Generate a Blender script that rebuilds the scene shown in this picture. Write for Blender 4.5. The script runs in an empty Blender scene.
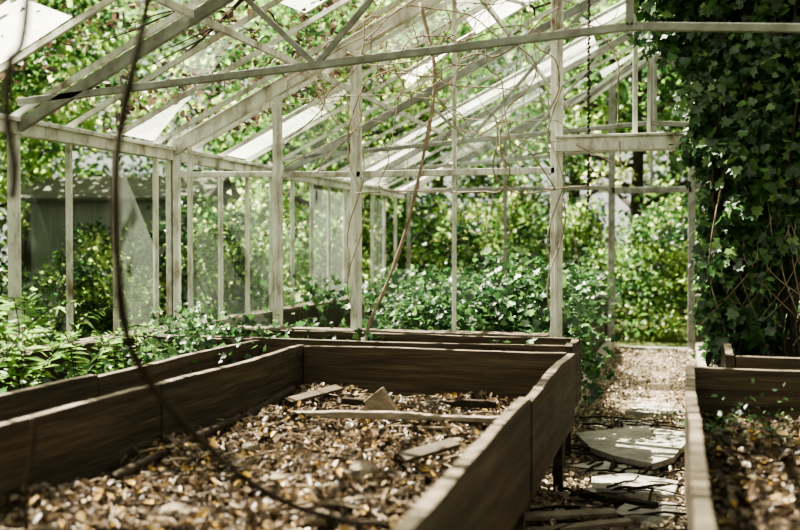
import bpy, math, random, bmesh
import numpy as np
from mathutils import Vector, Matrix
random.seed(7); rng=np.random.default_rng(7)
scene=bpy.context.scene
COL=scene.collection
try: scene.view_settings.look='AgX - Medium High Contrast'
except Exception: pass

# ---------------------------------------------------------------- materials
def new_mat(name):
    m=bpy.data.materials.new(name); m.use_nodes=True
    nt=m.node_tree; nt.nodes.clear()
    out=nt.nodes.new('ShaderNodeOutputMaterial')
    return m,nt,out
def ramp(nt,stops):
    r=nt.nodes.new('ShaderNodeValToRGB'); e=r.color_ramp.elements
    while len(e)<len(stops): e.new(0.5)
    for i,(p,c) in enumerate(stops):
        e[i].position=p; e[i].color=(c[0],c[1],c[2],1)
    return r
def surf_mat(name,stops,scale=6,stretch=(1,1,1),rough=.85,bump=.3,detail=8,bscale=None,bdist=.02,spec=.3):
    m,nt,out=new_mat(name); N=nt.nodes; L=nt.links
    tc=N.new('ShaderNodeTexCoord'); mp=N.new('ShaderNodeMapping'); mp.inputs['Scale'].default_value=stretch
    L.new(tc.outputs['Object'],mp.inputs['Vector'])
    n=N.new('ShaderNodeTexNoise'); n.inputs['Scale'].default_value=scale; n.inputs['Detail'].default_value=detail; n.inputs['Roughness'].default_value=.65
    L.new(mp.outputs[0],n.inputs['Vector'])
    r=ramp(nt,stops); L.new(n.outputs['Fac'],r.inputs['Fac'])
    b=N.new('ShaderNodeBsdfPrincipled'); b.inputs['Roughness'].default_value=rough
    b.inputs['Specular IOR Level'].default_value=spec
    L.new(r.outputs[0],b.inputs['Base Color'])
    n2=N.new('ShaderNodeTexNoise'); n2.inputs['Scale'].default_value=bscale or scale*4; n2.inputs['Detail'].default_value=6
    L.new(mp.outputs[0],n2.inputs['Vector'])
    bp=N.new('ShaderNodeBump'); bp.inputs['Strength'].default_value=bump; bp.inputs['Distance'].default_value=bdist
    L.new(n2.outputs['Fac'],bp.inputs['Height']); L.new(bp.outputs[0],b.inputs['Normal'])
    L.new(b.outputs[0],out.inputs[0]); return m
def leaf_mat(name,stops,trans=.45,gloss=.06,tv=1.7,grough=.38):
    m,nt,out=new_mat(name); N=nt.nodes; L=nt.links
    a=N.new('ShaderNodeAttribute'); a.attribute_name='rnd'
    r=ramp(nt,stops); L.new(a.outputs['Fac'],r.inputs['Fac'])
    d=N.new('ShaderNodeBsdfDiffuse'); t=N.new('ShaderNodeBsdfTranslucent'); g=N.new('ShaderNodeBsdfGlossy'); g.inputs['Roughness'].default_value=grough
    L.new(r.outputs[0],d.inputs[0])
    hs=N.new('ShaderNodeHueSaturation'); hs.inputs['Value'].default_value=tv; hs.inputs['Saturation'].default_value=1.0
    L.new(r.outputs[0],hs.inputs['Color']); L.new(hs.outputs[0],t.inputs[0])
    m1=N.new('ShaderNodeMixShader'); m1.inputs[0].default_value=trans
    L.new(d.outputs[0],m1.inputs[1]); L.new(t.outputs[0],m1.inputs[2])
    m2=N.new('ShaderNodeMixShader'); m2.inputs[0].default_value=gloss
    L.new(m1.outputs[0],m2.inputs[1]); L.new(g.outputs[0],m2.inputs[2])
    L.new(m2.outputs[0],out.inputs[0]); return m
def glass_mat(name,dirt=.3,col=(.75,.8,.74)):
    m,nt,out=new_mat(name); N=nt.nodes; L=nt.links
    tc=N.new('ShaderNodeTexCoord')
    n=N.new('ShaderNodeTexNoise'); n.inputs['Scale'].default_value=2.2; n.inputs['Detail'].default_value=10; n.inputs['Roughness'].default_value=.7
    L.new(tc.outputs['Object'],n.inputs['Vector'])
    a=N.new('ShaderNodeAttribute'); a.attribute_name='rnd'
    ad=N.new('ShaderNodeMath'); ad.operation='ADD'; L.new(n.outputs['Fac'],ad.inputs[0]); L.new(a.outputs['Fac'],ad.inputs[1])
    mr=N.new('ShaderNodeMapRange'); mr.inputs['From Min'].default_value=.6; mr.inputs['From Max'].default_value=1.5
    mr.inputs['To Min'].default_value=dirt*.12; mr.inputs['To Max'].default_value=min(1,dirt*2.2)
    L.new(ad.outputs[0],mr.inputs['Value'])
    tr=N.new('ShaderNodeBsdfTransparent'); tr.inputs[0].default_value=(.93,.96,.93,1)
    tl=N.new('ShaderNodeBsdfTranslucent'); tl.inputs[0].default_value=(*col,1)
    df=N.new('ShaderNodeBsdfDiffuse'); df.inputs[0].default_value=(*[c*.8 for c in col],1)
    md=N.new('ShaderNodeMixShader'); md.inputs[0].default_value=.4
    L.new(tl.outputs[0],md.inputs[1]); L.new(df.outputs[0],md.inputs[2])
    mx=N.new('ShaderNodeMixShader'); L.new(mr.outputs[0],mx.inputs[0]); L.new(tr.outputs[0],mx.inputs[1]); L.new(md.outputs[0],mx.inputs[2])
    gl=N.new('ShaderNodeBsdfGlossy'); gl.inputs['Roughness'].default_value=.08
    lw=N.new('ShaderNodeLayerWeight'); lw.inputs['Blend'].default_value=.12
    mg=N.new('ShaderNodeMixShader'); L.new(lw.outputs['Fresnel'],mg.inputs[0]); L.new(mx.outputs[0],mg.inputs[1]); L.new(gl.outputs[0],mg.inputs[2])
    L.new(mg.outputs[0],out.inputs[0]); return m

M_paint=surf_mat('weathered_white_paint',[(.3,(.15,.1,.065)),(.38,(.3,.28,.23)),(.52,(.58,.59,.53)),(.8,(.78,.78,.74))],scale=5,stretch=(1.5,1.5,.7),rough=.55,bump=.3,bdist=.004)
M_metal=surf_mat('galvanised_iron_grey',[(.3,(.1,.09,.07)),(.6,(.22,.235,.21)),(.8,(.36,.37,.34))],scale=7,rough=.55,bump=.2,bdist=.004)
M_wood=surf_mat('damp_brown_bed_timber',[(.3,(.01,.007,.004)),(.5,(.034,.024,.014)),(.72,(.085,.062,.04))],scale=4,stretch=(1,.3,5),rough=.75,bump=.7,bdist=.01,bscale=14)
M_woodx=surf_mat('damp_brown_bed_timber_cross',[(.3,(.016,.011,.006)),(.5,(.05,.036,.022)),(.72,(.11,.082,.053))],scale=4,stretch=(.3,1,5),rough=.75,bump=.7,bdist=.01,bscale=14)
M_rim=surf_mat('lit_rim_and_sill_timber',[(.3,(.04,.03,.02)),(.55,(.12,.095,.068)),(.8,(.3,.255,.2))],scale=7,stretch=(1,1,4),rough=.8,bump=.5,bdist=.006)  # light painted into bed board tops, lighter than their sides; also sill timber
M_pale=surf_mat('pale_weathered_timber',[(.3,(.1,.08,.06)),(.55,(.21,.175,.135)),(.8,(.36,.315,.26))],scale=6,stretch=(1,1,3),rough=.85,bump=.5,bdist=.01)
M_soil=surf_mat('dark_soil',[(.3,(.014,.01,.006)),(.55,(.038,.028,.018)),(.8,(.08,.062,.044))],scale=9,rough=1,bump=1,bdist=.03,bscale=30,spec=.1)
M_path=surf_mat('dusty_path_earth',[(.3,(.08,.062,.042)),(.55,(.21,.175,.13)),(.8,(.4,.34,.26))],scale=3,rough=1,bump=.8,bdist=.03,bscale=22,spec=.1)
M_ground=surf_mat('woodland_floor',[(.3,(.03,.035,.012)),(.5,(.07,.09,.03)),(.75,(.18,.19,.08))],scale=1.2,rough=1,bump=.8,bdist=.05,bscale=12,spec=.1)
M_stone=surf_mat('grey_concrete',[(.3,(.17,.155,.13)),(.55,(.33,.31,.265)),(.8,(.5,.475,.41))],scale=5,rough=.9,bump=.6,bdist=.012)
M_wall=surf_mat('mossy_low_wall',[(.3,(.02,.019,.012)),(.55,(.05,.046,.03)),(.8,(.1,.09,.062))],scale=4,rough=.95,bump=.7,bdist=.02)
M_bark=surf_mat('tree_bark',[(.3,(.022,.018,.012)),(.6,(.06,.05,.037)),(.85,(.12,.1,.078))],scale=6,stretch=(3,3,.6),rough=.95,bump=1,bdist=.03)
M_vine=surf_mat('dark_vine_bark',[(.3,(.016,.012,.008)),(.6,(.036,.028,.02)),(.85,(.075,.06,.045))],scale=14,rough=.9,bump=.6,bdist=.006,spec=.1)
M_dry=surf_mat('dry_tan_vine',[(.3,(.12,.088,.058)),(.6,(.26,.205,.145)),(.85,(.43,.37,.28))],scale=10,rough=.9,bump=.4,bdist=.004)
M_shed=surf_mat('old_shed_boards',[(.3,(.16,.18,.15)),(.6,(.27,.29,.25)),(.85,(.38,.4,.35))],scale=3,stretch=(6,6,.5),rough=.9,bump=.5)
M_shedroof=surf_mat('shed_roof_felt',[(.3,(.07,.075,.055)),(.7,(.15,.155,.12))],scale=3,rough=.95)
M_leafT=leaf_mat('tree_leaf',[(0,(.01,.03,.011)),(.3,(.038,.09,.026)),(.6,(.115,.205,.05)),(.85,(.28,.36,.1)),(1,(.5,.54,.25))],.58,.05,2.0,.45)
M_leafI=leaf_mat('ivy_leaf',[(0,(.012,.034,.014)),(.5,(.034,.084,.027)),(.85,(.07,.155,.045)),(1,(.16,.26,.09))],.4,.045,1.7,.42)
M_leafF=leaf_mat('fern_leaf',[(0,(.05,.1,.025)),(.5,(.09,.18,.04)),(1,(.18,.27,.08))],.55,.03,1.9)
M_litter=leaf_mat('dead_leaf',[(0,(.02,.014,.008)),(.4,(.055,.038,.024)),(.7,(.115,.084,.055)),(.9,(.22,.165,.11)),(.96,(.42,.26,.04)),(1,(.52,.43,.3))],.2,.03)
M_litterP=leaf_mat('pale_dead_leaf',[(0,(.055,.038,.024)),(.35,(.14,.105,.07)),(.7,(.3,.235,.16)),(1,(.56,.48,.36))],.2,.04)
M_gR=glass_mat('dirty_roof_glass',.5,(.84,.88,.82))
M_gW=glass_mat('dusty_wall_glass',.08,(.6,.68,.58))

# ---------------------------------------------------------------- builders
def empty(name,loc=(0,0,0)):
    e=bpy.data.objects.new(name,None); e.location=loc; e.empty_display_size=.2; COL.objects.link(e); return e
class MB:
    def __init__(s): s.v=[];s.f=[];s.m=[]
    def add(s,vs,fs,m=0):
        o=len(s.v); s.v+= [tuple(p) for p in vs]; s.f+=[tuple(o+i for i in f) for f in fs]; s.m+=[m]*len(fs)
    BF=[(0,3,2,1),(4,5,6,7),(0,1,5,4),(1,2,6,5),(2,3,7,6),(3,0,4,7)]
    def box(s,x0,x1,y0,y1,z0,z1,m=0):
        s.add([(x0,y0,z0),(x1,y0,z0),(x1,y1,z0),(x0,y1,z0),(x0,y0,z1),(x1,y0,z1),(x1,y1,z1),(x0,y1,z1)],s.BF,m)
    def beam(s,a,b,w,h,m=0,up=(0,0,1)):
        a=Vector(a);b=Vector(b);d=(b-a).normalized();u=Vector(up)
        if abs(d.dot(u))>.98:u=Vector((0,1,0))
        r=d.cross(u).normalized();u=r.cross(d).normalized()
        vs=[]
        for p in (a,b):
            for sx,sz in((-1,-1),(1,-1),(1,1),(-1,1)): vs.append(p+r*sx*w/2+u*sz*h/2)
        s.add(vs,[(0,1,2,3),(7,6,5,4),(0,4,5,1),(1,5,6,2),(2,6,7,3),(3,7,4,0)],m)
    def board(s,a,b,t,z0,z1,m=0,seg=14,amp=.006,mtop=None):
        a=Vector(a);b=Vector(b);d=(b-a).normalized();r=Vector((d.y,-d.x,0));vs=[];fs=[]
        ph=random.random()*9
        for i in range(seg+1):
            f=i/seg;p=a.lerp(b,f);o=amp*math.sin(f*5+ph);zt=amp*math.sin(f*7+ph*2)+random.uniform(-1,1)*amp*.45;tt=t/2+random.uniform(-1,1)*amp*.4
            for sx,z in((-1,z0),(1,z0),(1,z1+zt),(-1,z1+zt)): vs.append((p.x+r.x*(sx*tt+o),p.y+r.y*(sx*tt+o),z))
        for i in range(seg):
            k=i*4
            for j in range(4): fs.append((k+j,k+4+j,k+4+(j+1)%4,k+(j+1)%4))
        fs+=[(0,1,2,3),(seg*4+3,seg*4+2,seg*4+1,seg*4)]
        m0=len(s.m);s.add(vs,fs,m)
        if mtop is not None:
            for i in range(seg): s.m[m0+i*4+2]=mtop
    def tube(s,pts,rads,seg=6,m=0):
        pts=[Vector(p) for p in pts];n=len(pts)
        if not hasattr(rads,'__len__'): rads=[rads]*n
        vs=[];ref=Vector((.3,.8,.5)).normalized()
        for i,p in enumerate(pts):
            d=(pts[min(i+1,n-1)]-pts[max(i-1,0)])
            d=d.normalized() if d.length>1e-7 else Vector((0,0,1))
            a=d.cross(ref)
            if a.length<.05:a=d.cross(Vector((1,0,0)))
            a.normalize();b=d.cross(a)
            for k in range(seg):
                t=2*math.pi*k/seg; vs.append(p+(a*math.cos(t)+b*math.sin(t))*rads[i])
        fs=[]
        for i in range(n-1):
            for k in range(seg): fs.append((i*seg+k,i*seg+(k+1)%seg,(i+1)*seg+(k+1)%seg,(i+1)*seg+k))
        fs+=[tuple(range(seg-1,-1,-1)),tuple((n-1)*seg+k for k in range(seg))]
        s.add(vs,fs,m)
    def build(s,name,mats,parent=None,smooth=False,bevel=0):
        me=bpy.data.meshes.new(name);me.from_pydata(s.v,[],s.f)
        for m in (mats if isinstance(mats,list) else [mats]): me.materials.append(m)
        me.polygons.foreach_set('material_index',s.m)
        if smooth: me.polygons.foreach_set('use_smooth',[True]*len(s.f))
        me.update()
        o=bpy.data.objects.new(name,me);COL.objects.link(o)
        if parent: o.parent=parent
        if bevel:
            b=o.modifiers.new('bevel','BEVEL');b.width=bevel;b.segments=2;b.limit_method='ANGLE'
        return o
def smooth_path(pts,n=8):
    P=[Vector(p) for p in pts];P=[P[0]*2-P[1]]+P+[P[-1]*2-P[-2]];out=[]
    for i in range(1,len(P)-2):
        for k in range(n):
            t=k/n;a,b,c,d=P[i-1],P[i],P[i+1],P[i+2]
            out.append(.5*((2*b)+(c-a)*t+(2*a-5*b+4*c-d)*t*t+(3*b-a-3*c+d)*t**3))
    out.append(P[-2]);return out
T_SIMPLE=(np.array([(0,0,0),(.27,.45,.07),(0,1,-.05),(-.27,.45,.07)]),[(0,1,2),(0,2,3)])
T_CURL=(np.array([(0,0,0),(.32,.3,.2),(.25,.75,.16),(0,1,.05),(-.25,.75,.2),(-.32,.3,.13)]),[(0,1,2,3),(0,3,4,5)])
_o=[(0,0),(.25,-.12),(.5,.15),(.32,.32),(.42,.62),(.16,.6),(0,1),(-.16,.6),(-.42,.62),(-.32,.32),(-.5,.15),(-.25,-.12)]
T_IVY=(np.array([(0,.3,-.07)]+[(x,y,.04*math.cos(i)) for i,(x,y) in enumerate(_o)]),[(0,1+i,1+(i+1)%12) for i in range(12)])
def leaf_mesh(name,C,size,mat,T=T_SIMPLE,bias=(0,0,.6),rnd=None,tang=None,width=1.0):
    C=np.asarray(C,float);n=len(C);tv,tf=T
    nn=rng.normal(size=(n,3))*.6+np.asarray(bias,float);nn/=np.linalg.norm(nn,axis=1)[:,None]+1e-9
    tt=rng.normal(size=(n,3)) if tang is None else np.asarray(tang,float)
    tt=tt-nn*(tt*nn).sum(1)[:,None];tt/=np.linalg.norm(tt,axis=1)[:,None]+1e-9
    bb=np.cross(tt,nn)
    sz=np.asarray(size)*np.ones(n)
    V=C[:,None,:]+sz[:,None,None]*(tv[None,:,0,None]*width*bb[:,None,:]+tv[None,:,1,None]*tt[:,None,:]+tv[None,:,2,None]*nn[:,None,:])
    k=len(tv);V=V.reshape(-1,3)
    fl=len(tf[0]);F=(np.array(tf)[None]+(np.arange(n)*k)[:,None,None]).reshape(-1)
    me=bpy.data.meshes.new(name);me.vertices.add(len(V));me.vertices.foreach_set('co',V.astype(np.float32).ravel())
    npoly=n*len(tf);me.loops.add(npoly*fl);me.loops.foreach_set('vertex_index',F.astype(np.int32))
    me.polygons.add(npoly);me.polygons.foreach_set('loop_start',np.arange(0,npoly*fl,fl,dtype=np.int32))
    me.update(calc_edges=True)
    at=me.attributes.new('rnd','FLOAT','POINT')
    r=rng.random(n) if rnd is None else rnd
    at.data.foreach_set('value',np.repeat(r,k).astype(np.float32))
    me.materials.append(mat);return me
def link(me,name,parent=None,loc=None):
    o=bpy.data.objects.new(name,me);COL.objects.link(o)
    if parent:o.parent=parent
    if loc:o.location=loc
    return o
def grid(name,x0,x1,y0,y1,zf,nx,ny,mat,parent=None):
    vs=[(x0+(x1-x0)*i/nx,y0+(y1-y0)*j/ny,zf(x0+(x1-x0)*i/nx,y0+(y1-y0)*j/ny)) for j in range(ny+1) for i in range(nx+1)]
    fs=[(j*(nx+1)+i,j*(nx+1)+i+1,(j+1)*(nx+1)+i+1,(j+1)*(nx+1)+i) for j in range(ny) for i in range(nx)]
    b=MB();b.add(vs,fs);return b.build(name,mat,parent,smooth=True)
def bumpy(x,y): return .022*math.sin(x*5.1+1.3*math.sin(y*3))+.02*math.sin(y*4.3+x*2.1)+.012*math.sin(x*13+y*11)

# ---------------------------------------------------------------- dimensions
XL,XR,XC=-4.2,3.7,-.25
ZE,SL=2.42,.5
ZR=ZE+SL*(XC-XL)
YA,YB,YP=-1.76,15.4,7.8
def rz(x): return ZE+SL*((x-XL) if x<=XC else (XR-x))

grid('ground',-45,45,-25,65,lambda x,y:-.06+.03*math.sin(x*.7)*math.sin(y*.5) ,60,60,M_ground)
grid('floor',XL-.1,XR+.1,YA,YB,lambda x,y:max(0,.02+bumpy(x*.6,y*.6)*.6),60,130,M_path)

# ---------------------------------------------------------------- side walls
def side_wall(name,x):
    e=empty(name,(x,0,0))
    s=MB();s.box(-.1,.1,YA,YB,-.08,.86);s.build('low_wall',M_wall,e,bevel=.01)
    s=MB();s.box(-.1,.1,YA,YB,.86,.89);s.build('timber_sill',M_rim,e,bevel=.004)
    s=MB();s.box(-.04,.04,YA,YB,ZE-.1,ZE-.02)
    s.box(-.07,.07,YA,YB,ZE-.02,ZE+.01)
    y=5.68-12*.62
    ys=[]
    while y<YB+.01:
        ys.append(y);s.box(-.022,.022,y-.014,y+.014,.89,ZE-.1);y+=.62
    for yy in [5.68-2.12*3,5.68-2.12*2,5.68-2.12,5.68,YP,YP+2.45,YP+4.9]:
        s.box(-.035,.035,yy-.025,yy+.025,.89,ZE-.1)
    s.build('window_frame',M_paint,e,bevel=.004)
    C=MB();R=[]
    for a,b in zip(ys[:-1],ys[1:]):
        u=random.random()
        if u<.5:continue
        t=random.uniform(-.006,.006)
        q=[(t,a+.02,.9),(t,b-.02,.9),(-t,b-.02,ZE-.12),(-t,a+.02,ZE-.12)]
        if u>.8: q[2]=(-t,b-.02,random.uniform(1.1,1.9))
        C.add(q,[(0,1,2,3)]);R+= [random.random()*.8]*4
    g=C.build('glass_panes',M_gW,e);at=g.data.attributes.new('rnd','FLOAT','POINT');at.data.foreach_set('value',R)
side_wall('wall_left',XL);side_wall('wall_right',XR)

# ---------------------------------------------------------------- cross walls
def post(s,x,y,w,d,z0,z1,m=0): s.box(x-w/2,x+w/2,y-d/2,y+d/2,z0,z1,m)
e=empty('wall_partition',(0,YP,0))
s=MB()
s.box(XL+.12,-.95,-.08,.08,0,.86);s.box(.36,XR-.12,-.08,.08,0,.86);s.build('low_wall',M_wall,e,bevel=.01)
s=MB()
s.box(XL+.12,-.95,-.12,.12,.86,.9);s.box(.36,XR-.12,-.12,.12,.86,.9);s.build('timber_sill',M_rim,e,bevel=.004)
s=MB()
for x,w in((-4.15,.07),(-4.02,.03),(-3.21,.075),(-2.52,.085),(-1.70,.03),(-.89,.09),(.32,.085),(1.2,.08),(2.1,.08),(3.0,.08),(3.63,.09)):
    post(s,x,0,w,.05 if w>.06 else .04,0 if x in(-.89,.32) else .9,rz(x)-.08)
    if w>.07: post(s,x+.0,-.03,.022,.03,.9 if x not in(-.89,.32) else 0,rz(x)-.1)
post(s,XC-.05,0,.035,.05,2.41,ZR-.1);post(s,XC+.05,0,.025,.05,2.41,ZR-.1)
s.beam((XL,0,2.2),(-2.52,0,2.17),.045,.045);s.beam((-2.52,0,2.17),(-.89,0,2.17),.05,.05);s.beam((.32,0,2.17),(XR,0,2.2),.05,.05)
s.box(-.89,.32,-.09,.09,2.31,2.41)
s.box(-.89,.32,-.11,.11,2.41,2.43)
s.build('post_and_transom_frame',M_paint,e,bevel=.004)
s=MB()
for sx in(-1,1):
    x0=XL if sx<0 else XR
    s.beam((x0,0,ZE-.02),(XC,0,ZR-.02),.06,.11)
    s.beam((x0,0,ZE+.04),(XC,0,ZR+.04),.09,.018)
s.build('gable_rafter',M_paint,e,bevel=.005)
C=MB();R=[]
for a,b,z0,z1 in[(-4.0,-3.27,.92,2.15),(-1.67,-.96,2.22,3.2),(-3.15,-2.6,2.25,2.75),(1.26,2.04,.92,2.1)]:
    C.add([(a,0,z0),(b,0,z0),(b,0,z1),(a,0,z1)],[(0,1,2,3)]);R+=[random.random()*.5]*4
g=C.build('glass_panes',M_gW,e);g.data.attributes.new('rnd','FLOAT','POINT').data.foreach_set('value',R)

e=empty('wall_back',(0,YB,0))
s=MB();s.box(XL+.12,-.99,-.1,.1,0,.8);s.box(.29,XR-.12,-.1,.1,0,.8);s.build('low_wall',M_wall,e)
s=MB();s.box(XL+.12,-.99,-.13,.13,.8,.85);s.box(.29,XR-.12,-.13,.13,.8,.85)
for x in(-4.1,-3.35,-2.55,-1.75,1.1,1.9,2.8,3.6): post(s,x,0,.055,.06,.85,rz(x)-.05)
s.beam((XL,0,2.45),(-.99,0,2.45),.05,.07);s.beam((.29,0,2.45),(XR,0,2.45),.05,.07)
for sx in(-1,1): s.beam((XL if sx<0 else XR,0,ZE),(XC,0,ZR),.07,.11)
s.build('gable_frame',M_metal,e,bevel=.005)
d=empty('door_1',(0,YB-.02,0))
s=MB();post(s,-.93,0,.1,.1,0,rz(-.93)-.07);post(s,.23,0,.1,.1,0,rz(.23)-.07);s.box(-.93,.23,-.05,.05,2.36,2.45)
s.box(-.93,.23,-.1,.1,0,.06);post(s,-.35,0,.04,.04,2.45,ZR-.1)
s.build('door_frame',M_metal,d,bevel=.005)

# ---------------------------------------------------------------- roof
e=empty('ceiling',(0,0,0))
s=MB()
s.beam((XC,YA,ZR+.02),(XC,YB,ZR+.02),.05,.14)
for sx in(-1,1):
    for f in(.33,.66):
        x=XC+(XL-XC)*(1-f) if sx<0 else XC+(XR-XC)*(1-f)
        s.beam((x,YA,rz(x)-.05),(x,YB,rz(x)-.05),.03,.045)
    y=5.68-12*.62
    x0=XL-.08 if sx<0 else XR+.08
    while y<YB+.01:
        if random.random()<.12 and abs(y-5.68)>.1:
            xm=x0+(XC-x0)*.55;s.beam((x0,y,ZE-.02),(xm,y,rz(xm)-.0),.024,.035)
            s.beam((XC,y,ZR),(XC+(x0-XC)*.3,y+.1,rz(XC+(x0-XC)*.3)-.22),.024,.035)
        else: s.beam((x0,y,ZE-.02),(XC,y,ZR),.024,.035)
        y+=.62
s.build('glazing_bars_and_purlins',M_paint,e)
C=MB();R=[]
for sx in(-1,1):
    y=5.68-12*.62
    cuts=[0,.2,.4,.6,.8,1]
    while y<YB-.3:
        for c0,c1 in zip(cuts[:-1],cuts[1:]):
            if random.random()<(.55 if sx<0 else .48):continue
            xa=(XL if sx<0 else XR);xs=xa+(XC-xa)*c0;xe=xa+(XC-xa)*(c1+.02 if c1<1 else 1)
            dz=.03+random.uniform(0,.012);sl=random.uniform(-.05,.05) if random.random()<.25 else 0
            q=[(xs,y+.02,rz(xs)+dz),(xs,y+.60,rz(xs)+dz+sl),(xe,y+.60,rz(xe)+dz+sl+.01),(xe,y+.02,rz(xe)+dz+.01)]
            u=random.random()
            if u<.3: q[2]=tuple(np.array(q[2])*.45+np.array(q[0])*.55)
            elif u<.5: q[1]=tuple(np.array(q[1])*.3+np.array(q[3])*.7)
            C.add(q,[(0,1,2,3)]);R+=[random.random()**1.1]*4
        y+=.62
g=C.build('glass_panes',M_gR,e);g.data.attributes.new('rnd','FLOAT','POINT').data.foreach_set('value',R)

def truss(y):
    e=empty('roof_truss',(0,y,0));s=MB();b=(XC,0,2.80)
    for sx in(-1,1):
        x0=XL+.04 if sx<0 else XR-.04
        s.beam((x0,0,ZE-.05),(XC,0,ZR-.06),.04,.075)
        s.beam((x0,0,2.53),b,.04,.045)
        xm=x0+(XC-x0)*.53;zm=2.53+.27*.53
        for xt in(xm-.5*(-sx),xm+1.25*(-sx)):
            s.beam((xm,0,zm),(xt,0,rz(xt)-.08),.03,.035)
    s.box(XC-.022,XC+.022,-.02,.02,2.80,ZR-.05)
    s.build('truss_members',M_metal,e,bevel=.004)
for y in(5.68,3.56,1.44,-.68,10.25,12.7): truss(y)

# ---------------------------------------------------------------- planter beds
def planter(x0,x1,y0,y1,zt=.9,zb=.43,zs=.57,nl=4000,lsize=.04,tw=60,name='raised_planter_bed',legs=True,mat=M_litter,lmin=0):
    e=empty(name,(0,0,0));t=.05
    s=MB()
    ym=y0+(y1-y0)*.62
    for x in(x0+t/2,x1-t/2):
        s.board((x,y0,0),(x,ym-.004,0),t,zb,zt,0,mtop=2);s.board((x,ym+.004,0),(x,y1,0),t,zb,zt-.006,0,mtop=2)
    for y in(y0+t/2,y1-t/2): s.board((x0+t+.002,y,0),(x1-t-.002,y,0),t,zb,zt-.004,1,seg=8,amp=.004,mtop=2)
    s.build('side_boards',[M_wood,M_woodx,M_rim],e,bevel=.005)
    s=MB()
    s.box(x0+t,x1-t,y0+t,y1-t,zb,zb+.04)
    if legs:
        n=max(2,int((y1-y0)/1.4)+1)
        for i in range(n):
            y=y0+.12+(y1-y0-.24)*i/(n-1)
            for x in(x0+.09,x1-.09): s.box(x-.03,x+.03,y-.03,y+.03,0,zb)
            s.box(x0+.05,x1-.05,y-.03,y+.03,zb-.09,zb-.005)
    s.build('bench_legs_and_floor',M_woodx,e)
    f=lambda x,y:zs+bumpy(x*1.5,y*1.5)
    grid('soil',x0+t,x1-t,y0+t,y1-t,f,30,int((y1-y0)*14),M_soil,e)
    xs=rng.uniform(x0+t+.03,x1-t-.03,nl);ys=rng.uniform(y0+t+.03,y1-t-.03,nl)
    z=np.array([f(a,b) for a,b in zip(xs,ys)])+rng.uniform(.0,.03,nl)
    link(leaf_mesh('leaf_litter',np.stack([xs,ys,z],1),rng.uniform(.35,1.5,nl)*lsize,mat,T_CURL,(0,0,1.0),rnd=lmin+(1-lmin)*rng.random(nl)),'leaf_litter',e)
    s=MB()
    for i in range(tw):
        x=random.uniform(x0+.2,x1-.2);y=random.uniform(y0+.2,y1-.2);a=random.uniform(0,6.28);l=random.uniform(.04,.17)
        p=[(min(max(x+math.cos(a)*l*k,x0+.07),x1-.07),min(max(y+math.sin(a)*l*k,y0+.07),y1-.07),f(x,y)+.02+random.uniform(0,.025)) for k in(-1,-.3,.4,1)]
        s.tube(smooth_path(p,3),random.uniform(.002,.006),5,0 if random.random()<.5 else 1)
    if s.v: s.build('twigs',[M_dry,M_vine],e,smooth=True)
    return e
planter(-2.54,-.627,1.2,6.55,nl=26000,tw=420,lsize=.037)
planter(.054,1.95,1.3,6.0,nl=11000,tw=80,zs=.6)
planter(.304,3.4,6.35,7.6,nl=2000,tw=10,zt=.93)
planter(-4.05,-2.97,1.2,6.88,nl=4500,tw=40,zs=.58)
planter(-4.0,-.68,6.93,7.6,nl=2200,tw=10,zs=.66)
planter(-3.9,-1.0,8.6,14.9,nl=2500,tw=10,zs=.4,zb=.0,zt=.52,legs=False)
planter(.5,3.3,8.6,14.9,nl=2000,tw=10,zs=.4,zb=.0,zt=.52,legs=False)

s=MB();s.board((-2.12,5.32,0),(-.92,5.47,0),.06,.615,.65,amp=.008);s.build('wooden_batten',M_pale,bevel=.005)
s=MB();s.board((-2.0,5.9,0),(-1.05,6.02,0),.05,.6,.635,amp=.01);s.build('wooden_batten.001',M_vine,bevel=.005)
s=MB();s.tube(smooth_path([(-2.28,3.75,.61),(-2.32,4.6,.63),(-2.36,5.3,.62),(-2.40,6.1,.66)],6),[.026,.027,.024,.028,.025,.022]*3+[.02],8);s.build('fallen_branch',M_vine,smooth=True)
s=MB();s.beam((-1.72,5.60,.62),(-1.58,5.5,.72),.14,.025,up=(.4,-.8,.3));s.build('broken_tile',M_pale,bevel=.004)
s=MB();s.beam((-2.3,5.75,.63),(-2.12,6.2,.66),.07,.02,up=(.3,0,1));s.build('broken_board',M_woodx,bevel=.004)
s=MB();s.beam((-1.2,4.4,.62),(-1.0,4.62,.66),.08,.02,up=(.3,0,1));s.build('broken_board',M_woodx,bevel=.004)
def rock(name,c,r,mat=M_stone,sq=.55):
    me=bpy.data.meshes.new(name)
    b=bmesh.new();bmesh.ops.create_icosphere(b,subdivisions=2,radius=r)
    for v in b.verts:
        k=1+.22*math.sin(v.co.x*1.7/r+c[0]*9)+random.uniform(-.12,.12);v.co*=k;v.co.z*=sq
    b.to_mesh(me);b.free();me.materials.append(mat);return link(me,name,None,c)
for c,r in(((-1.62,3.9,.61),.055),((-1.32,4.15,.61),.07),((-1.25,3.4,.61),.045),((-2.0,4.5,.61),.04),((-1.05,4.9,.61),.035),((-1.75,3.3,.61),.065)):
    rock('clod_of_earth',c,r,M_path)
s=MB();s.tube(smooth_path([(-1.9,2.62,.6),(-1.89,2.6,.85),(-1.86,2.6,1.0),(-1.87,2.61,1.08)],5),.006,5);s.build('dead_stem',M_vine,smooth=True)

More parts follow.
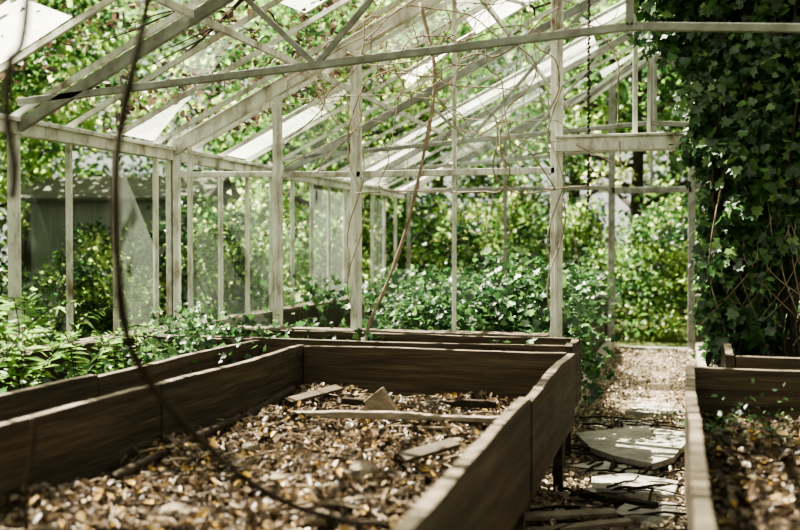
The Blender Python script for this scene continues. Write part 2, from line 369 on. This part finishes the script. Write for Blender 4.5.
# ---------------------------------------------------------------- path rubble
def slab(name,poly,z,th,mat=M_stone,tilt=(0,0)):
    b=MB();n=len(poly);cx=sum(p[0] for p in poly)/n;cy=sum(p[1] for p in poly)/n
    P=[(x,y,z+tilt[0]*(x-cx)+tilt[1]*(y-cy)) for x,y in poly]
    b.add([(p[0],p[1],p[2]-th) for p in P]+P,[tuple(range(n-1,-1,-1)),tuple(range(n,2*n))]+[(i,(i+1)%n,n+(i+1)%n,n+i) for i in range(n)])
    return b.build(name,mat,bevel=.006)
slab('paving_slab',[(-.76,7.96),(-.6,7.45),(-.42,7.2),(-.136,6.98),(.0,7.2),(.04,7.45),(.1,7.7),(.12,8.05),(-.28,8.26)],.12,.045,tilt=(.03,.02))
slab('paving_slab',[(-.5,6.35),(.0,6.3),(.03,6.62),(-.3,6.75),(-.52,6.6)],.08,.05,tilt=(.0,.04))
slab('paving_slab',[(-.7,6.95),(-.35,6.8),(-.2,6.9),(-.5,7.2)],.07,.05)
slab('paving_slab',[(-.35,5.75),(.0,5.8),(.02,6.1),(-.25,6.15)],.07,.05)
slab('paving_slab',[(-.8,8.6),(-.2,8.5),(-.1,8.9),(-.7,9.1)],.05,.05,tilt=(.02,0))
slab('paving_slab',[(-.45,9.5),(.2,9.4),(.2,10.0),(-.3,10.1)],.05,.05)
s=MB();s.beam((-.95,5.5,.07),(-.32,5.72,.09),.11,.025);s.build('loose_plank',M_pale,bevel=.004)
s=MB();s.beam((-.75,5.35,.05),(-.22,5.45,.12),.08,.025);s.build('loose_plank',M_pale,bevel=.004)
s=MB();s.beam((-.55,6.2,.06),(-.1,5.95,.08),.06,.04);s.build('loose_plank',M_vine,bevel=.004)
s=MB();s.board((-.93,8.7,0),(-.93,15,0),.12,0,.2,0);s.board((.35,8.7,0),(.35,15,0),.12,0,.18,0);s.build('path_kerb',M_stone,bevel=.01)
for i in range(34):
    y=random.uniform(5.6,8.5);rock('rubble_stone',(random.uniform(-.62,-.05),y,.04),random.uniform(.02,.065),M_stone)
n=9500
ys=rng.uniform(4.3,15.2,n);xs=np.clip(rng.normal(-.3,.5,n),-.85,.26)
xs=np.where(rng.random(n)<.5,xs,np.where(rng.random(n)<.5,rng.uniform(-.85,-.55,n),rng.uniform(-.05,.26,n)))
link(leaf_mesh('leaf_litter',np.stack([xs,ys,rng.uniform(.03,.06,n)],1),rng.uniform(.015,.055,n),M_litterP,T_CURL,(0,0,1.2)),'leaf_litter')
s=MB()
for i in range(110):
    x=random.uniform(-.7,.0);y=random.uniform(5.2,9);a=random.uniform(0,6.28);l=random.uniform(.04,.22)
    s.tube([(x-math.cos(a)*l,y-math.sin(a)*l,.07),(x,y,.09),(x+math.cos(a)*l,y+math.sin(a)*l,.08)],random.uniform(.003,.01),5)
s.build('scattered_sticks',M_vine,smooth=True)

# ---------------------------------------------------------------- vines
s=MB()
P=smooth_path([(-.95,2.2,4.0),(-1.02,2.2,3.4),(-1.15,2.16,2.6),(-1.217,2.154,2.186),(-1.286,2.135,1.85),(-1.291,2.134,1.562),(-1.311,2.232,1.335),(-1.243,2.354,1.142),(-1.083,2.502,.936),(-.90,2.6,.84),(-.772,2.69,.80),(-.70,2.85,.64)],8)
s.tube(P,[.0105+.0015*math.sin(i*.9) for i in range(len(P))],8);s.build('hanging_vine',M_vine,smooth=True)
s=MB();P=smooth_path([(-1.2,1.9,3.9),(-1.33,1.9,3.0),(-1.37,1.904,2.137),(-1.408,1.894,2.0),(-1.416,1.892,1.895),(-1.40,1.895,1.763),(-1.41,1.9,1.70)],6)
s.tube(P,.009,8);s.build('hanging_vine',M_vine,smooth=True)
s=MB();P=smooth_path([(-1.95,7.68,3.5),(-1.81,7.59,2.92),(-1.887,7.57,2.33),(-2.04,7.53,1.67),(-2.19,7.49,1.24),(-2.30,7.44,.97),(-2.33,7.4,.7)],8)
s.tube(P,[.014+.003*math.sin(i) for i in range(len(P))],8);s.build('climbing_vine_stem',M_dry,smooth=True)
s=MB()
for i in range(46):
    x=random.uniform(-2.6,-.6);z=random.uniform(2.3,3.5);y=random.uniform(7.15,7.7);p=[];a=random.uniform(0,6.28)
    for k in range(random.randint(5,11)):
        p.append((x,y,z));a+=random.uniform(-.9,.9);st=random.uniform(.12,.26)
        x+=math.cos(a)*st;z+=math.sin(a)*st*.9-.01;y+=random.uniform(-.05,.05);x=max(-3,min(x,-.4));z=max(2.0,min(z,rz(x)-.12));y=max(6.9,min(7.72,y))
    s.tube(smooth_path(p,5),random.uniform(.002,.006),5)
for px in(-.89,-2.52): # twining round the posts
    for r in range(2):
        p=[(px+.07*math.cos(k*.7+r*2),7.8+.06*math.sin(k*.7+r*2)-.01,1.0+k*.13) for k in range(15)]
        s.tube(smooth_path(p,4),.005,5)
for i in range(4):
    x=random.uniform(-2.0,-.9);x2=x+random.uniform(-.5,.5);y=random.uniform(7.3,7.7)
    s.tube(smooth_path([(x,y,rz(x)-.2),((x*2+x2)/3,y-.05,2.6),((x+x2*2)/3,y,2.1),(x2,y,random.uniform(1.2,1.7))],6),random.uniform(.002,.004),5)
s.build('tangled_dry_vines',M_dry,smooth=True)
s=MB()
for i in range(60):
    z=1.95+.035*i;s.tube([(-.72,8.6,z),(-.715+.012*(i%2),8.6,z+.028)],.011,5)
s.build('hanging_chain',M_vine)
e=empty('climbing_ivy',(0,0,0))
s=MB()
for i in range(60):
    x=random.uniform(.2,.85);y=random.uniform(7.2,7.65);p=[];z=.75
    while z<4.0:
        p.append((x,y,z));z+=random.uniform(.2,.45);x+=random.uniform(-.1,.1)+.02;y+=random.uniform(-.05,.05);x=max(.1,x);y=max(7.05,min(7.7,y))
        if z>rz(x)-.1:break
    if len(p)>2:s.tube(smooth_path(p,4),random.uniform(.005,.014),6,0)
for i in range(18):
    x=random.uniform(.3,1.1);s.tube(smooth_path([(x,7.3,random.uniform(1.6,2.4)),(x+random.uniform(-.2,.2),7.1,1.5),(x+random.uniform(-.3,.3),7.15,random.uniform(.95,1.2))],6),random.uniform(.002,.005),5,1)
s.build('ivy_stems',[M_bark,M_dry],e,smooth=True)
C=[]
def add_cl(cx,cy,cz,r,n,fl=(1,.6,1)):
    q=rng.normal(size=(n,3));q/=np.linalg.norm(q,axis=1)[:,None];q*=(rng.random(n)**.4)[:,None]*r*np.array(fl)
    C.append(q+np.array([cx,cy,cz]))
for i in range(210):
    z=random.uniform(2.2,4.1);wl=-.2 if z>2.9 else .12
    x=random.uniform(wl,1.75);add_cl(x,random.uniform(7.15,7.55),min(z,rz(x)-.2),random.uniform(.12,.26),100)
for i in range(70):
    z=random.uniform(1.35,2.3);x=random.uniform(.2,.75);add_cl(x,random.uniform(7.1,7.45),z,random.uniform(.08,.18),70)
for i in range(30):
    z=random.uniform(1.2,2.3);x=random.uniform(.85,1.7);add_cl(x,random.uniform(7.5,7.7),z,random.uniform(.1,.2),70)
for i in range(22):
    z=random.uniform(.9,1.5);add_cl(random.uniform(.22,.6),random.uniform(7.1,7.4),z,.11,34)
for i in range(10):
    add_cl(random.uniform(-.3,.1),random.uniform(7.3,7.5),random.uniform(3.3,4.0),.13,40)
A=np.concatenate(C)
link(leaf_mesh('ivy_leaves',A,rng.uniform(.04,.1,len(A)),M_leafI,T_IVY,(-.4,-.8,.4),tang=rng.normal(size=(len(A),3))*.5+np.array([0,0,-1])),'ivy_leaves',e)

def patch(name,boxes,size=(.03,.065),mat=M_leafI,T=T_IVY,bias=(0,-.3,.8)):
    C=[]
    for (x0,x1,y0,y1,z0,z1,n) in boxes:
        m=max(1,n//45);
        for i in range(m):
            c=np.array([random.uniform(x0,x1),random.uniform(y0,y1),z0+(z1-z0)*random.random()**1.4])
            q=rng.normal(size=(45,3))*np.array([.13,.1,.08]);C.append(q+c)
    A=np.concatenate(C);A[:,2]=np.maximum(A[:,2],.04)
    return link(leaf_mesh(name,A,rng.uniform(*size,len(A)),mat,T,bias),name)
patch('ivy_ground_cover',[(-3.9,-3.2,5.0,6.7,.6,.74,600),(-3.5,-3.05,5.9,6.8,.72,.9,600),(-4,-3.0,7.0,7.5,.72,1.0,1100)])
patch('ivy_ground_cover',[(-3,-.9,7.0,7.5,.66,.8,400),(-1.2,-.72,7.95,8.5,.6,1.35,900),(-2.4,-.9,8.0,8.5,.7,1.25,2200)],size=(.03,.09))
patch('ivy_ground_cover',[(-3.7,-1.0,8.8,13.5,.45,1.2,7000),(-1.6,-.8,8.6,9.8,.3,1.5,1500)],size=(.04,.1))
patch('ivy_ground_cover',[(.5,3.1,8.8,14,.45,1.6,5500),(.4,.8,8.4,9.5,.2,1.3,1100)],size=(.04,.09))
patch('ivy_ground_cover',[(.5,3.2,6.5,7.4,.65,.9,1200)])
patch('nettle_seedlings',[(.15,.5,4.8,5.8,.6,.72,300),(.2,1.7,5.5,5.85,.6,.68,160)],size=(.02,.045),T=T_SIMPLE,mat=M_leafI)

def fern(name,c,n=12,L=.6):
    e=empty(name,c);C=[];Tn=[];S=[];s=MB()
    for i in range(n):
        a=2*math.pi*i/n+random.uniform(-.2,.2);l=L*random.uniform(.7,1.15);pts=[]
        for k in range(20):
            t=k/19;r=l*t*(.62 if math.cos(a)>-.3 else .3);z=l*(1.35*t-.7*t*t);pts.append(Vector((math.cos(a)*r,math.sin(a)*r,z)))
        s.tube(pts,.0035,4)
        for k in range(2,20):
            d=(pts[k]-pts[k-1]).normalized();side=d.cross(Vector((0,0,1)))
            side=side.normalized() if side.length>.01 else Vector((math.sin(a),-math.cos(a),0))
            for sg in(-1,1):
                C.append(pts[k]);Tn.append(side*sg+d*.35);S.append(l*.16*math.sin(math.pi*(k/19)**.7*.93+.1)+.012)
    s.build('fern_stalks',M_vine,e)
    link(leaf_mesh('fern_fronds',[tuple(p) for p in C],np.array(S),M_leafF,T_SIMPLE,(0,0,2),tang=[tuple(t) for t in Tn],width=.4),'fern_fronds',e)
for c,l,n in(((-3.78,5.2,.6),.95,6),((-3.7,6.1,.6),.6,6),((-3.78,4.7,.6),1.05,6),((-3.75,5.7,.6),.7,5),((-3.7,6.6,.6),.55,5)): fern('fern',c,n,l)

# ---------------------------------------------------------------- trees and bushes
def tree_meshes(seed,H=8.5,cr=3.6,ncl=130,per=85,ls=.15):
    random.seed(seed);s=MB()
    tr=[(0,0,0),(random.uniform(-.2,.2),random.uniform(-.2,.2),H*.25),(random.uniform(-.4,.4),random.uniform(-.4,.4),H*.5),(random.uniform(-.5,.5),random.uniform(-.5,.5),H*.8)]
    tp=smooth_path(tr,5);s.tube(tp,[.2*(1-.8*i/(len(tp)-1)) for i in range(len(tp))],9)
    for i in range(16):
        k=random.randint(4,len(tp)-1);b=tp[k];a=random.uniform(0,6.28);l=cr*random.uniform(.5,.95)
        e=b+Vector((math.cos(a)*l,math.sin(a)*l,random.uniform(.0,.45)*l));m=b.lerp(e,.5)+Vector((0,0,.25))
        pp=smooth_path([b,m,e],5);s.tube(pp,[.06*(1-.85*j/(len(pp)-1)) for j in range(len(pp))],6)
    me=bpy.data.meshes.new('trunk');me.from_pydata(s.v,[],s.f);me.polygons.foreach_set('use_smooth',[True]*len(s.f));me.materials.append(M_bark)
    C=[];R=[]
    for i in range(ncl):
        q=rng.normal(size=3);q/=np.linalg.norm(q);q=q*(rng.random()**.45)*np.array([cr,cr,H*.42])+np.array([0,0,H*.62])
        C.append(rng.normal(size=(per,3))*np.array([.38,.38,.2])+q);R.append(np.clip(rng.normal(.45,.27)+rng.normal(0,.15,per),0,1))
    A=np.concatenate(C);lm=leaf_mesh('foliage',A,rng.uniform(.7,1.3,len(A))*ls,M_leafT,T_SIMPLE,(0,0,.7),rnd=np.concatenate(R),width=1.4)
    return me,lm
TM=[tree_meshes(11),tree_meshes(12,9.5,4.0,145,85),tree_meshes(13,7.5,3.2,110,85,.14)]
def bush_mesh(seed,r=1.3,h=2.3,ncl=65,per=75,ls=.1):
    random.seed(seed);s=MB()
    for i in range(14):
        a=random.uniform(0,6.28);l=r*random.uniform(.3,.8)
        s.tube(smooth_path([(0,0,-.05),(math.cos(a)*l*.4,math.sin(a)*l*.4,h*.4),(math.cos(a)*l,math.sin(a)*l,h*.85)],4),[.02]*5+[.012]*4,5)
    me=bpy.data.meshes.new('stems');me.from_pydata(s.v,[],s.f);me.materials.append(M_bark)
    C=[];R=[]
    for i in range(ncl):
        q=rng.normal(size=3);q/=np.linalg.norm(q);q=q*(rng.random()**.35)*np.array([r,r,h*.5])+np.array([0,0,h*.52]);q[2]=max(q[2],.12)
        C.append(rng.normal(size=(per,3))*np.array([.2,.2,.12])+q);R.append(np.clip(rng.normal(.42,.27)+rng.normal(0,.18,per),0,1))
    A=np.concatenate(C);A[:,2]=np.maximum(A[:,2],.03);return me,leaf_mesh('foliage',A,rng.uniform(.7,1.3,len(A))*ls,M_leafT,T_SIMPLE,(0,0,.6),rnd=np.concatenate(R),width=1.5)
BM=[bush_mesh(21),bush_mesh(22,1.5,2.8,80,75,.11)]
random.seed(5)
def place(kind,meshes,x,y,sc):
    e=empty(kind,(x,y,-.03));e.rotation_euler=(0,0,random.uniform(0,6.28));e.scale=(sc,sc,sc*random.uniform(.9,1.1))
    link(meshes[0],'trunk',e);link(meshes[1],'foliage',e)
trees=[(-9.6,5.2,.95),(-13.5,2,1),(-7.5,20,1.0),(-14,16,1.1),(-.8,21.5,.95),(4.8,21.5,1.0),(8.3,17,1.1),(9.0,11,1.1),(9,4.5,1.0),(-11,11.5,.95),
 (-17,10,1.2),(-16,22,1.3),(-9,28,1.3),(-3,31,1.3),(5,31,1.3),(12,25,1.3),(-22,15,1.4),(-15,32,1.4),(0,42,1.8),(-10,42,1.8),(10,40,1.8),(-22,30,1.8),(-24,6,1.5),(-8.6,-.5,1.0),(-3.5,-5,1.0),(4,-5,1.0)]  # trailing entries: unseen trees behind the camera, added to darken the interior
for i,(x,y,c) in enumerate(trees): place('tree',TM[i%3],x,y,c)
bushes=[(-6.0,5.0,.75),(-6.0,2.6,.9),(-6.3,7.9,.7),(-6.9,11.0,.62),(-8.3,13.6,.75),(-6.4,13.6,.8),(-6.2,16.8,.9),(-3.9,17.9,.9),(-2.0,19.0,.95),(-.4,17.6,.8),(1.5,17.8,.9),(3.6,17.4,1.1),
 (6.4,14.5,1.1),(6.4,11.5,1.1),(6.2,8.4,1.1),(6.1,5.0,1),(-12.5,14.5,1.1),(-10.2,8.6,.8),(-13.6,5.6,1.2),(-9.6,19.5,1.1),(-12.5,21,1.2),(-6.5,22.5,1.2),(-3.4,24,1.2),(2,24.5,1.3),(6.5,23,1.4),
 (-16,15,1.4),(-16,26,1.5),(-18,19,1.5),(-6,31,1.6),(1,33,1.6),(8,30,1.6),(11,20,1.4),(10.5,7,1.2),(-12,36,1.8),(-23,24,1.8),(-.5,24.5,1.1),(-9.8,23,1.3)]
for i,(x,y,c) in enumerate(bushes): place('bush',BM[i%2],x,y,c)

C=[]
for i in range(110):
    x=random.uniform(-3.9,-1.0);y=random.uniform(3.8,9.5);C.append(rng.normal(size=(26,3))*np.array([.14,.14,.02])+np.array([x,y,rz(x)+.09]))
A=np.concatenate(C);A[:,2]=np.array([rz(x)+.07 for x in A[:,0]])+rng.uniform(0,.06,len(A))
link(leaf_mesh('fallen_leaves_on_roof',A,rng.uniform(.04,.08,len(A)),M_litter,T_CURL,(0,0,1),rnd=rng.random(len(A))*.8),'fallen_leaves_on_roof')
s=MB()
def limb(p,d,l,r,dep):
    pts=[Vector(p)];dd=Vector(d).normalized()
    for k in range(5):
        dd=(dd+Vector((random.uniform(-.2,.2),random.uniform(-.2,.2),0))).normalized();q=pts[-1]+dd*l/5;q.z=rz(q.x)+.12;pts.append(q)
    s.tube(smooth_path(pts,3),[r*(1-.7*i/15) for i in range(16)],6)
    if dep>0:
        for k in(2,3,4,5): limb(pts[k],(dd.x+random.uniform(-1,1),dd.y+random.uniform(-1,1),0),l*.5,r*.5,dep-1)
limb((-1.2,6.0,4),(-1,.3,0),1.6,.03,2);limb((-3.3,4.2,4),(.8,.8,0),1.5,.025,2);limb((-1.6,8.6,4),(.2,1,0),1.8,.03,2)
s.build('fallen_branch',M_vine,smooth=True)

e=empty('garden_shed',(-9.7,16.6,0));e.rotation_euler=(0,0,.15)
s=MB();s.box(-1.5,1.5,-1,1,-.05,2.35);s.build('shed_walls',M_shed,e)
s=MB();s.beam((-1.8,-.62,2.6),(1.8,-.62,2.6),1.35,.06,up=(0,-.35,1));s.beam((-1.8,.62,2.6),(1.8,.62,2.6),1.35,.06,up=(0,.35,1));s.build('shed_roof',M_shedroof,e)
s=MB();s.box(-.9,-.2,-1.05,-1.0,0,1.9);s.box(.4,1.1,-1.05,-1.0,1.0,1.7);s.build('shed_door_and_window',M_metal,e)

# ---------------------------------------------------------------- light
w=bpy.data.worlds.new('sky');scene.world=w;w.use_nodes=True;nt=w.node_tree;nt.nodes.clear()
o=nt.nodes.new('ShaderNodeOutputWorld');b=nt.nodes.new('ShaderNodeBackground');b.inputs[0].default_value=(.97,.97,.85,1);b.inputs[1].default_value=1.2
nt.links.new(b.outputs[0],o.inputs[0])
sd=bpy.data.lights.new('sun','SUN');sd.energy=40;sd.angle=.0093;sd.color=(1,.93,.77)
so=bpy.data.objects.new('sun',sd);COL.objects.link(so);so.location=(-10,12,15)
so.rotation_euler=Vector((.68,-.26,-1.0)).to_track_quat('-Z','Y').to_euler()

# ---------------------------------------------------------------- camera
cd=bpy.data.cameras.new('camera');cd.lens=45;cd.sensor_width=36;cd.clip_end=200
co=bpy.data.objects.new('camera',cd);COL.objects.link(co);co.location=(0,0,1.6)
co.rotation_euler=(math.radians(88.8),0,math.radians(15.4))
cd.dof.use_dof=True;cd.dof.focus_distance=7.4;cd.dof.aperture_fstop=1.5
scene.camera=co
